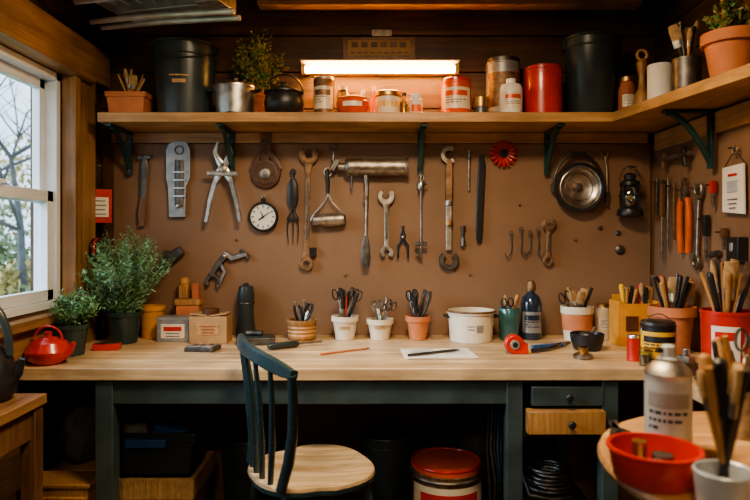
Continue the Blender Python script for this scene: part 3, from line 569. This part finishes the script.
b=B(); p=rw(737,250,.02); b.box(p,(.036,.07,.09),'black'); b.box(p+V((-.02,0,.01)),(.006,.02,.03),'grey'); b.done('wall_outlet_box',.003)
# ------------------------------------------------------------ bench items
def T(px,d): return at(px,d,BZ+.001)
b=B();c=T(124,2.60); vessel(b,c,.068,.052,.13,'dgreen',.003,.004,.018,'soil'); foliage(b,c+V((0,0,.115)),130,.38,.215,.034,['leaf1','leaf2','leaf2'],8,13,(-1.19,9,-.055),.11,1.0,5); b.done('potted_fern')
b=B();c=at(70,2.34,BZ+.001); vessel(b,c,.064,.05,.115,'dgreen',.003,.004,.016,'soil'); foliage(b,c+V((.0,0,.10)),100,.16,.115,.026,['leaf1','leaf1','leaf2'],9,9,(-1.178,9,9),.18); b.done('potted_rosemary')
b=B();c=T(152,2.73); vessel(b,c,.055,.042,.14,'ochre',.003,.004,.02,'soil'); b.done('yellow_flowerpot')
b=B();c=V((-1.145,-.62,BZ+.001)); b.lathe([(0,0),(.045,0),(.07,.02),(.076,.045),(.06,.075),(.035,.085),(.03,.09),(.012,.095),(.012,.104),(.016,.11),(0,.113)],'red',c,28)
b.tube([c+V((.06,-.01,.03)),c+V((.085,-.015,.045)),c+V((.10,-.02,.075))],[.016,.011,.008],'red',10); b.tube([c+V((.05*cos(t),0,.08+.05*sin(t))) for t in [i*pi/10 for i in range(11)]],.004,'red'); b.done('red_teapot')
b=B();c=T(107,2.44); b.box(c+V((0,0,.012)),(.10,.045,.024),'red',rotm(0,0,.15)); b.box(c+V((0,0,.025)),(.07,.03,.004),'dsteel',rotm(0,0,.15)); b.done('red_sharpening_block',.003)
b=B();c=T(189,2.748); b.box(c+V((0,0,.07)),(.10,.055,.14),'terra'); b.box(c+V((0,0,.155)),(.115,.06,.03),'handle'); b.box(c+V((-.02,0,.20)),(.04,.045,.06),'handle'); b.ball(c+V((-.02,0,.24)),.024,'handle'); b.box(c+V((.03,-.0,.20)),(.03,.03,.07),'terra2'); b.done('wooden_coffee_grinder',.004)
b=B();c=T(176,2.655); b.box(c+V((0,0,.045)),(.135,.085,.09),'grey'); b.box(c+V((0,0,.096)),(.14,.09,.014),'grey'); b.box(c+V((0,-.044,.045)),(.10,.003,.06),'cream'); b.box(c+V((0,-.046,.055)),(.075,.003,.018),'red')
for i in range(2): b.box(c+V((0,-.046,.036-i*.012)),(.06,.003,.004),'ink')
b.done('metal_recipe_tin',.003)
b=B();c=T(211,2.62); b.box(c+V((0,0,.056)),(.155,.10,.112),'card'); b.box(c+V((-.04,0,.118)),(.072,.10,.004),'card',rotm(0,.1)); b.box(c+V((.04,0,.118)),(.072,.10,.004),'card',rotm(0,-.1)); b.cyl(c+V((0,0,.115)),.035,.025,'brown'); b.box(c+V((0,-.051,.058)),(.09,.002,.045),'tan')
for i in range(3): b.box(c+V((0,-.053,.072-i*.013)),(.07-.012*i,.002,.005),'terra2')
b.done('cardboard_box',.0015)
b=B();c=T(246,2.745); b.lathe([(0,0),(.043,0),(.045,.01),(.036,.08),(.033,.13),(.036,.15),(.038,.19),(.03,.222),(.012,.23),(.012,.236),(0,.24)],'bucket',c,28); b.ring(c+V((0,0,.15)),.037,.003,'dsteel','Z'); b.done('pepper_mill')
b=B();c=T(256,2.585); R=rotm(0,0,.12); b.box(c+V((0,0,.014)),(.155,.11,.028),'dsteel',R); b.box(c+V((0,0,.030)),(.13,.085,.004),'bucket',R); b.tube([c+V((-.04,0,.042)),c+V((.03,-.01,.042))],.012,'dsteel',10); b.done('kitchen_scale',.003)
b=B();c=T(203,2.43); R=rotm(0,0,-.12); b.box(c+V((0,0,.008)),(.115,.09,.016),'dsteel',R); b.box(c+V((0,0,.0175)),(.095,.07,.003),'grey',R)
for i in range(3): b.box(c+V((-.03+i*.03,-.0,.02)),(.016,.04,.003),'rust',R)
b.done('tin_of_blades',.003)
b=B(); p0=at(268,2.42,BZ+.016);p1=at(322,2.56,BZ+.012); q=lambda t:p0.lerp(p1,t); b.tube([q(0),q(.05),q(.3),q(.5),q(.55)],[.010,.014,.013,.014,.008],'bucket',12); b.tube([q(.55),q(.95),q(1)],[.005,.005,.003],'steel',8); b.strip([q(.1)+V((0,0,.012)),q(.45)+V((0,0,.012))],.003,.004,'steel2',(0,0,1)); b.done('utility_knife')
b=B(); b.tube([at(320,2.32,BZ+.005),at(366,2.44,BZ+.005)],[.0045,.0035],'terra',8); b.tube([at(366,2.44,BZ+.005),at(370,2.45,BZ+.005)],[.0035,.001],'black',8); b.done('wooden_pencil')
b=B();c=T(302,2.68)
b.lathe([(0,0),(.05,0),(.058,.01)]+[(.058+.004*(i%2),.012+i*.008) for i in range(8)]+[(.066,.078),(.066,.086),(.058,.086),(.05,.01),(0,.01)],'handle',c,30); contents(b,c,.05,.08,['pliers','scis','rod','pliers','rod'],.09,1,3); b.done('wooden_bowl_of_pliers')
for nm,px,mt,ks,sd,rt in (('cup_of_scissors',345,'cream',['scis','scis','bstick','pliers','rod','scis','dblack','pencil','bstick'],5,.056),('cup_of_awls',380,'cream',['scis','rod','scis','spat','rod','scis'],6,.056),('cup_of_pliers',418,'terra',['pliers','bstick','pliers','scis','dblack','pliers'],12,.052)):
    b=B();c=T(px,2.69); vessel(b,c,rt,rt*.72,.10 if px!=380 else .088,mt,.003,.004,.022); contents(b,c,rt,.09,ks,.13 if px!=380 else .085,1.15,sd)
    if mt=='cream': b.patch(c,rt*.93,.05,.06,-pi/2,.5,'tan',rt*.95)
    b.done(nm)
b=B();c=T(471,2.66); vessel(b,c,.098,.09,.13,'cream',.006,.004,.012); b.ring(c+V((0,0,.127)),.103,.0045,'dkwood','Z',36)
for s in(-1,1): b.tube([c+V((s*.095,-.02,.10)),c+V((s*.113,-.02,.105)),c+V((s*.113,.02,.105)),c+V((s*.095,.02,.10))],.005,'black')
b.patch(c,.0948,.045,.075,-pi/2+.25,.16,'grey',.0965); b.patch(c,.0955,.055,.06,-pi/2-.15,.15,'grey'); b.patch(c,.0960,.068,.072,-pi/2-.15,.18,'grey'); b.done('enamel_pot')
b=B();c=T(509,2.675); vessel(b,c,.045,.042,.135,'teal'); contents(b,c,.042,.13,['dwood','brush','scis'],.07,1,1); b.done('teal_tumbler')
b=B();c=T(531,2.70); b.lathe([(0,0),(.044,0),(.046,.006),(.046,.15),(.038,.18),(.016,.20),(.014,.205),(.02,.207),(.02,.235),(.012,.25),(0,.252)],['dblue']*6+['rust']*4,c,28); b.label(c,.0466,.03,.12,-pi/2-.1,1,'grey','dblue','dblue',5)
b.done('varnish_bottle')
b=B();c=T(577,2.67); vessel(b,c,.066,.055,.145,'cream',.003,.004,.03); b.lathe([(.0605,.045),(.066,.112)],'terra',c,30); contents(b,c,.062,.14,['paint','brush','paint','dwood','scis','brush','paint','bstick'],.085,1.2,15); b.done('crock_of_paintbrushes')
b=B();c=T(587,2.44); b.lathe([(0,0),(.046,0),(.052,.006),(.062,.035),(.066,.062),(.062,.065),(.057,.045),(.03,.012),(0,.012)],'iron',c,30); b.ball(c+V((0,0,.054)),.03,'dsteel',(1,1,.6)); b.tube([c+V((.01,0,.05)),c+V((.03,-.01,.09))],.008,'dkwood'); b.done('iron_mortar')
b=B();c=T(583,2.27); b.lathe([(0,0),(.034,0),(.036,.01),(.026,.018),(.016,.022),(.016,.034),(.02,.04),(.012,.046),(0,.046)],['steel2','steel2','steel2','brass','brass','brass','dsteel','dsteel'],c,24); b.done('brass_valve_cap')
b=B();c=T(603,2.71); b.lathe([(0,0),(.032,0),(.034,.006),(.034,.12),(.026,.135),(.026,.15),(0,.15)],['cream']*4+['brass']*2,c,24); b.label(c,.0346,.04,.09,-pi/2,.9,'paper'); b.done('glue_jar')
b=B();c=T(634,2.57)
for s in(-1,1): b.box(c+V((s*.078,0,.09)),(.012,.10,.18),'ochre')
b.box(c+V((0,-.047,.085)),(.145,.008,.17),'ochre'); b.box(c+V((0,.047,.10)),(.145,.008,.20),'ochre'); b.box(c+V((0,0,.006)),(.145,.09,.012),'ochre'); b.box(c+V((-.03,-.054,.09)),(.05,.003,.06),'brown')
contents(b,c+V((-.03,0,0)),.04,.16,['dwood','paint','spat','rod','dyel','stick','bstick'],.09,1,8); contents(b,c+V((.04,0,0)),.035,.16,['paint','dwood','dred','brush','bstick'],.10,1,9); b.done('wooden_tool_caddy',.002)
b=B();c=T(634,2.23); can(b,c,.024,.082,'red','steel',None,'black',.01); b.done('small_red_tin')
b=B();c=T(658,2.2); can(b,c,.058,.135,'black','dsteel',None); b.label(c,.0588,.02,.112,-pi/2-.3,1.4,'yellow','black','black',6)
b.tube([c+V((cos(t)*.06,0,.10+.07*sin(t))) for t in [i*pi/12 for i in range(13)]],.002,'steel2',6); b.done('yellow_label_paint_can')
b=B();c=T(672,2.40); vessel(b,c,.082,.06,.175,'terra',.005,.005,.035); contents(b,c,.075,.17,['dwood','dblack','paint','stick','dwood','spat','pliers','dred','paint','dwood','rod','bstick','bstick','dwood'],.13,1.05,21); b.done('terracotta_pot_of_tools')
b=B();c=V((1.145,-.775,BZ+.001)); vessel(b,c,.078,.072,.205,'red',.002,.004,.01); b.label(c,.0755,.05,.16,-pi/2-.55,.55,'paper','ink','red',7,.0785)
contents(b,c,.072,.2,['stick','paint','dwood','stick','bstick','brush','stick','dblack','stick','dwood','paint','spat','stick','bstick'],.17,1.15,5); b.done('red_pot_of_brushes')
b=B(); R=rotm(0,0,.06); c=at(437,2.345,BZ+.001)
for i,(dx,a) in enumerate(((0,0),(.006,.03))): b.box(c+V((dx,0,.0015+.002*i)),(.26,.185,.0016),'paper',rotm(0,0,.05+a))
for i in range(9): b.box(c+V((-.06+(i%2)*.01,.07-i*.016,.0048)),(.10-(i%3)*.02,.003,.0006),'grey',R)
for i in range(5): b.box(c+V((.07,.06-i*.02,.0048)),(.08,.002,.0006),'grey',R)
b.done('paper_sheet')
b=B(); b.tube([at(408,2.27,BZ+.0115),at(455,2.37,BZ+.0115),at(460,2.38,BZ+.0115)],[.005,.005,.001],'dsteel',8); b.done('metal_pen')
b=B();c=T(516,2.36); c2=c+V((0,0,.036)); b.lathe([(0,0),(.032,0),(.036,.005),(.036,.035),(.032,.04),(0,.04)],'red',c2+V((-.008,.02,0)),28,rotm(pi/2)); b.box(c+V((.016,0,.02)),(.05,.04,.038),'red'); b.lathe([(0,0),(.018,0),(.018,.003),(0,.003)],['grey'],c2+V((-.008,-.0205,0)),24,rotm(pi/2)); b.lathe([(0,0),(.010,0),(.010,.003),(0,.003)],['black'],c2+V((-.008,-.0235,0)),20,rotm(pi/2)); b.box(c+V((.045,0,.006)),(.02,.022,.006),'yellow'); b.done('tape_measure',.002)
b=B()
for s in(-1,1):
    z=BZ+.011; b.strip([at(532,2.40+s*.035,z),at(545,2.43+s*.03,z),at(556,2.47+s*.008,z),at(562,2.50-s*.008,z)],[.006,.008,.008,.007],.014,'blue' if s>0 else 'dblue',(0,0,1)); b.strip([at(562,2.50-s*.008,z),at(570,2.54,z)],[.008,.003],.012,'steel2',(0,0,1))
b.done('blue_pliers')
# clutter on the right return
b=B(); 
for i in range(4): b.ring(V((1.02,-.95,BZ+.012+i*.009)),.055+.006*sin(i*2),.006,'black','Z',26,8,1,.8)
b.tube([V((1.07,-.95,BZ+.03)),V((1.1,-1.0,BZ+.02)),V((1.16,-1.01,BZ+.008)),V((1.2,-.97,BZ+.008))],.006,'black'); b.done('coiled_cable')
b=B(); c=V((1.0,-.80,BZ+.001)); b.box(c+V((0,0,.02)),(.06,.045,.04),'dsteel',rotm(0,0,.4)); b.box(c+V((0,0,.05)),(.03,.045,.02),'steel2',rotm(0,0,.4)); b.cyl(c+V((0,0,.055)),.012,.03,'steel'); b.tube([c+V((-.03,-.02,.03)),c+V((-.05,-.05,.03))],.004,'steel'); b.done('small_machine_vise',.002)
b=B(); c=V((.93,-.66,BZ+.001)); b.lathe([(0,0),(.02,0),(.022,.004),(.022,.045),(.018,.05),(.018,.06),(0,.06)],['jar']*4+['brass']*2,c,20); b.cyl(c+V((0,0,.003)),.017,.03,'rust'); b.done('jar_of_screws')
b=B(); c=V((.985,-.705,BZ+.001))
b.lathe([(0,0),(.03,0),(.032,.012),(.03,.02),(.012,.022),(0,.022)],'black',c,24); b.ring(c+V((0,0,.022)),.02,.003,'steel2','Z',20); b.done('roll_of_tape')
# ------------------------------------------------------------ chair
b=B()
sc=V((-.21,-.77,.5)); f=V((.885,.466,0)); t=V((.466,-.885,0))
out=[]
for i in range(40):
    a=2*pi*i/40; x,y=cos(a),sin(a); q=2.6; rx=.197*(abs(x)**(2/q))*(1 if x>0 else -1); ry=(.200-(.02 if x<0 else 0))*(abs(y)**(2/q))*(1 if y>0 else -1)
    out.append(sc+f*rx+t*ry)
rings=[(.93,-.034),(.985,-.028),(1,-.012),(.985,-.002),(.93,0),(.6,-.007),(.25,-.011)]
vs=[];fs=[]
for s_,dz in rings:
    for p in out: q=sc+(p-sc)*s_; vs.append((q.x,q.y,sc.z+dz))
n=40
for k in range(len(rings)-1):
    for i in range(n): fs.append((k*n+i,k*n+(i+1)%n,(k+1)*n+(i+1)%n,(k+1)*n+i))
fs.append(tuple(range(n))[::-1]); fs.append(tuple((len(rings)-1)*n+i for i in range(n)))
b.add(vs,fs,['chair']*(n*2)+['seat']*(n*(len(rings)-3))+['chair','seat'])
Z=V((0,0,1))
nt_=V((-.225,-1.125,.875)); ft=V((-.438,-.765,.912)); nb=sc-f*.150+t*.140; fb=sc-f*.16-t*.13; nb.z=fb.z=.495
for bo,to in ((nb,nt_),(fb,ft)):
    mid=bo.lerp(to,.5)+f*.02; b.tube([bo,bo.lerp(mid,.5)+f*.006,mid,mid.lerp(to,.6)+f*.003,to],[.016,.017,.016,.014,.013],'chair',12)
cr=[]
for i in range(13):
    u=-.03+1.05*i/12; p=ft.lerp(nt_,u)-f*.045*(1-(2*u-1)**2)+Z*(.015*(1-(2*u-1)**2)); cr.append(p)
nn=(-f+Z*.12).normalized(); b.strip(cr,[.013,.019]+[.021]*9+[.019,.013],.022,'chair',nn)
for i in range(1,5):
    u=i/5; p1=ft.lerp(nt_,u)-f*.045*(1-(2*u-1)**2)+Z*.005; p0=fb.lerp(nb,u)-f*.02*(1-(2*u-1)**2); b.tube([p0,p0.lerp(p1,.35)+f*.006,p0.lerp(p1,.7)+f*.006,p1],[.009,.011,.009,.007],'chair',10)
lg=[]
for sx in(-1,1):
    for sy in(-1,1):
        top=sc+f*sx*.13+t*sy*.13-Z*.025; bot=sc+f*sx*.195+t*sy*.185; bot.z=.011; lg.append((top,bot)); b.tube([top,top.lerp(bot,.3),top.lerp(bot,.6),bot],[.015,.02,.017,.012],'chair',12)
for a,c in ((0,2),(1,3),(0,1),(2,3)): b.tube([lg[a][0].lerp(lg[a][1],.55),lg[c][0].lerp(lg[c][1],.55)],.010,'chair',8)
b.done('spindle_back_chair')
# ------------------------------------------------------------ under bench
FZ=.011
b=B();c=V((-.83,-.36,FZ)); frust(b,c,.25,.30,.24,.28,.34,'tan')
for k in range(1,12):
    s_=1+ (.2*k/12); zz=c.z+.028*k; x,y=.125*s_+.003,.12*s_*.985+.003
    b.tube([V((c.x-x,c.y-y,zz)),V((c.x+x,c.y-y,zz)),V((c.x+x,c.y+y,zz)),V((c.x-x,c.y+y,zz))],.009,'tan',6,True)
for k in range(14):
    xx=-.13+.02*k; b.tube([V((c.x+xx*.92,c.y-.128,c.z+.01)),V((c.x+xx*1.1,c.y-.152,c.z+.33))],.004,'card',5)
b.done('wicker_basket')
b=B();c=V((-.84,-.37,FZ+.345)); frust(b,c,.29,.33,.22,.25,.16,'bucket'); b.box(c+V((0,-.148,.13)),(.15,.02,.03),'blue'); b.box(c+V((.06,0,.13)),(.12,.16,.08),'blue',rotm(.1,.2)); b.box(c+V((-.08,.02,.13)),(.10,.14,.10),'grey',rotm(0,-.2)); b.tube([c+V((-.12,-.03,.17)),c+V((-.02,-.07,.20)),c+V((.09,-.02,.19))],.012,'blue'); b.done('storage_crate',.002)
def blob(c,sx,sy,sz,m,sd):
    from mathutils import noise
    b=B(); vs=[];fs=[];nu,nv=28,16
    for j in range(nv+1):
        for i in range(nu):
            th=pi*j/nv; ph=2*pi*i/nu; v=V((sin(th)*cos(ph),sin(th)*sin(ph),cos(th))); k=1+.28*noise.noise(v*2.3+V((sd,0,0)))+.12*noise.noise(v*6+V((0,sd,0)))
            z=v.z*k; z=max(z,-.82); vs.append((c[0]+v.x*k*sx,c[1]+v.y*k*sy,c[2]+sz*.82+z*sz))
    for j in range(nv):
        for i in range(nu): fs.append((j*nu+i,j*nu+(i+1)%nu,(j+1)*nu+(i+1)%nu,(j+1)*nu+i))
    b.add(vs,fs,m); return b
b=B(); b.box((-1.13,-.32,.19),(.19,.30,.36),'card'); b.done('cardboard_carton',.002)
b=blob((-1.14,-.36,.372),.075,.12,.12,'navy',3); b.done('canvas_bag')
def bin_(name,x,y,r,h,m): 
    b=B(); vessel(b,V((x,y,FZ)),r,r*.8,h,m); b.ring(V((x,y,FZ+h-.004)),r+.001,.006,m,'Z',32); b.ring(V((x,y,FZ+h-.04)),r*.985,.003,m,'Z',32); return b
bin_('x',.045,-.27,.108,.44,'bucket').done('waste_bin'); bin_('x',.43,-.14,.11,.46,'bucket').done('waste_bin'); bin_('x',-.53,-.17,.12,.40,'dgreen').done('waste_bin')
b=B();c=V((.272,-.42,FZ)); can(b,c,.135,.36,'rust','orred',None,'ink',.02,36); b.ring(c+V((0,0,.378)),.128,.006,'red','Z',36); b.ring(c+V((0,0,.34)),.138,.005,'steel2','Z',36); b.label(c,.1362,.17,.32,-pi/2,1.2,'cream','ink','red',9); b.done('red_lid_paint_bucket')
b=B(); b.box((.64,-.40,.145),(.26,.36,.27),'bucket'); b.box((.64,-.40,.285),(.27,.37,.014),'dsteel'); b.done('tool_chest',.004)
b=B()
for i in range(6): b.ring(V((.66+.01*sin(i*2),-.43,.302+i*.013)),.085-.004*i,.008,'dsteel','Z',26)
b.tube([V((.58,-.43,.34)),V((.55,-.48,.36)),V((.56,-.55,.31)),V((.64,-.57,.302)),V((.71,-.55,.302))],.007,'dsteel'); b.done('coiled_hose')
b=B()
for i in range(5):
    x=.405+.012*i; b.tube([V((x,-.60+.004*i,.67)),V((x-.01,-.61,.5)),V((x+.01*sin(i),-.60,.38)),V((x+.01,-.58,.28+.02*i))],.004,['black','dsteel','black','dblue'][i%4],6)
b.box((.43,-.612,.68),(.08,.05,.02),'dsteel'); b.done('hanging_cables')
# ------------------------------------------------------------ round table & foreground
tc=V((.80,-1.66,.0)); TZ=.826
b=B(); b.lathe([(0,TZ-.028),(.35,TZ-.028),(.365,TZ-.022),(.37,TZ-.012),(.366,TZ-.003),(.355,TZ),(0,TZ)],'shelf',tc,72)
b.lathe([(0,FZ),(.20,FZ),(.20,FZ+.02),(.05,FZ+.05),(.03,.15),(.04,.3),(.03,.45),(.045,.62),(.06,TZ-.06),(.16,TZ-.03),(0,TZ-.03)],'dkwood',tc,32); b.done('round_side_table')
T2=lambda px,d: at(px,d,TZ+.001)
b=B();c=T2(668,1.22); b.lathe([(0,0),(.042,0),(.044,.004),(.043,.008),(.043,.15),(.044,.153),(.040,.162),(.026,.176),(.020,.178),(.020,.182),(.013,.184),(.013,.205),(.009,.208),(0,.208)],['steel','steel','lgrey','lgrey','steel','steel2','steel2','steel','steel','lgrey','lgrey','lgrey','lgrey'],c,36)
b.label(c,.0434,.02,.14,-pi/2-.4,1.3,'lgrey','dblue','grey',12)
b.box(c+V((-.012,0,.198)),(.02,.012,.008),'black'); b.done('spray_can')
b=B();c=T2(654,1.075); b.lathe([(0,0),(.062,0),(.066,.004),(.074,.050),(.078,.053),(.078,.058),(.071,.058),(.063,.010),(0,.010)],'red',c,40); b.cyl(c+V((.02,.01,.011)),.018,.03,'dsteel'); b.box(c+V((-.02,-.01,.02)),(.05,.03,.016),'paper',rotm(.2,.1,.5)); b.cyl(c+V((-.01,.035,.011)),.012,.045,'brass'); b.done('red_parts_dish')
b=B();c=T2(724,.96); vessel(b,c,.044,.038,.062,'lgrey'); contents(b,c,.042,.06,['stick','paint','bstick','dwood','brush','stick','dblack','paint','bstick'],.20,1.0,31); b.done('cup_of_paintbrushes')
b=B();c=T2(742,1.33); vessel(b,c,.06,.055,.10,'steel2',.002,.003,.006); contents(b,c,.055,.09,['stick','scis','dwood','pliers','stick','spat','bstick'],.13,1.1,33); b.done('tin_of_tools')
b=B();c=T2(615,1.33); b.strip([c+V((-.03,-.06,.007)),c+V((0,0,.007)),c+V((.02,.05,.007))],[.006,.009,.005],.012,'dsteel',(0,0,1)); b.strip([c+V((.03,-.06,.007)),c+V((.0,0,.007)),c+V((.01,.05,.007))],[.006,.009,.005],.012,'black',(0,0,1)); b.done('needle_nose_pliers')
# ------------------------------------------------------------ left foreground stand & kettle
b=B(); x0,x1,y0,y1=-1.235,-.985,-1.5,-.93; z=.775
b.box(((x0+x1)/2,(y0+y1)/2,z-.015),(x1-x0,y1-y0,.03),'trim')
for x in (x0+.03,x1-.03):
    for y in (y0+.03,y1-.03): b.box((x,y,(z-.03+FZ)/2),(.045,.045,z-.03-FZ),'dkwood')
b.box(((x0+x1)/2,y1-.03,z-.08),(x1-x0-.04,.02,.09),'dkwood'); b.box((x1-.03,(y0+y1)/2,z-.08),(.02,y1-y0-.06,.09),'dkwood'); b.box(((x0+x1)/2,(y0+y1)/2,.3),(x1-x0-.03,y1-y0-.03,.02),'dkwood')
b.done('wooden_side_stand',.003)
b=B();c=V((-1.115,-1.02,z+.001)); b.lathe([(0,0),(.06,0),(.080,.02),(.086,.06),(.07,.12),(.045,.15),(.036,.16),(.014,.166),(.014,.178),(.018,.186),(0,.19)],'iron',c,30)
b.tube([c+V((.07,.0,.05)),c+V((.095,.0,.08)),c+V((.105,.0,.12))],[.018,.012,.010],'iron',10); b.tube([c+V((.07*cos(a),0,.13+.15*sin(a))) for a in [i*pi/14 for i in range(15)]],.011,'bucket',10); b.done('cast_iron_kettle')
b=B(); b.box((-1.10,-.60,.20),(.22,.12,.36),'handle'); b.box((-1.10,-.60,.385),(.24,.13,.015),'handle')
for i in range(3): b.box((-1.10,-.665,.09+i*.11),(.22,.012,.08),'handle')
b.done('wooden_crate',.003)
# ------------------------------------------------------------ added fill lamps on the ceiling, out of view
def area(name,loc,size,e,col):
    l=bpy.data.lights.new(name,'AREA'); l.shape='DISK'; l.size=size; l.energy=e; l.color=col; o=bpy.data.objects.new(name,l); o.location=loc; bpy.context.scene.collection.objects.link(o); return o
for (x,y,e) in ((.05,-1.45,40),(-.1,-3.35,24)):  # unseen fittings and area lights, added to fill the room with warm light
    b=B(); b.lathe([(0,0),(.22,0),(.24,.02),(.24,.04),(0,.04)],['fill_lamp','steel2','steel2','steel2'],(x,y,ZC-.055),40); b.done('fill_lamp_fitting')
    area('fill_lamp_light',(x,y,ZC-.065),.44,e,(1,.77,.50))
l=bpy.data.lights.new('daylight_sun','SUN'); l.energy=7; l.angle=radians(35); l.color=(.70,.86,1); o=bpy.data.objects.new('daylight_sun',l); o.rotation_euler=V((1,.35,-.45)).to_track_quat('-Z','Y').to_euler(); bpy.context.scene.collection.objects.link(o)
wd=bpy.data.worlds.new('sky'); bpy.context.scene.world=wd; wd.use_nodes=True; bg=wd.node_tree.nodes['Background']; bg.inputs[0].default_value=(.66,.83,1.0,1); bg.inputs[1].default_value=2.6
# ------------------------------------------------------------ camera
cam=bpy.data.cameras.new('camera'); cam.lens=F*36/750; cam.sensor_width=36; cam.shift_y=-.02; cam.clip_start=.02
cam.dof.use_dof=True; cam.dof.focus_distance=2.55; cam.dof.aperture_fstop=2.8
co=bpy.data.objects.new('camera',cam); co.location=(0,CY,EYE); co.rotation_euler=(pi/2,0,0); bpy.context.scene.collection.objects.link(co); bpy.context.scene.camera=co
bpy.context.scene.view_settings.view_transform='AgX'; bpy.context.scene.view_settings.look='AgX - Medium High Contrast'
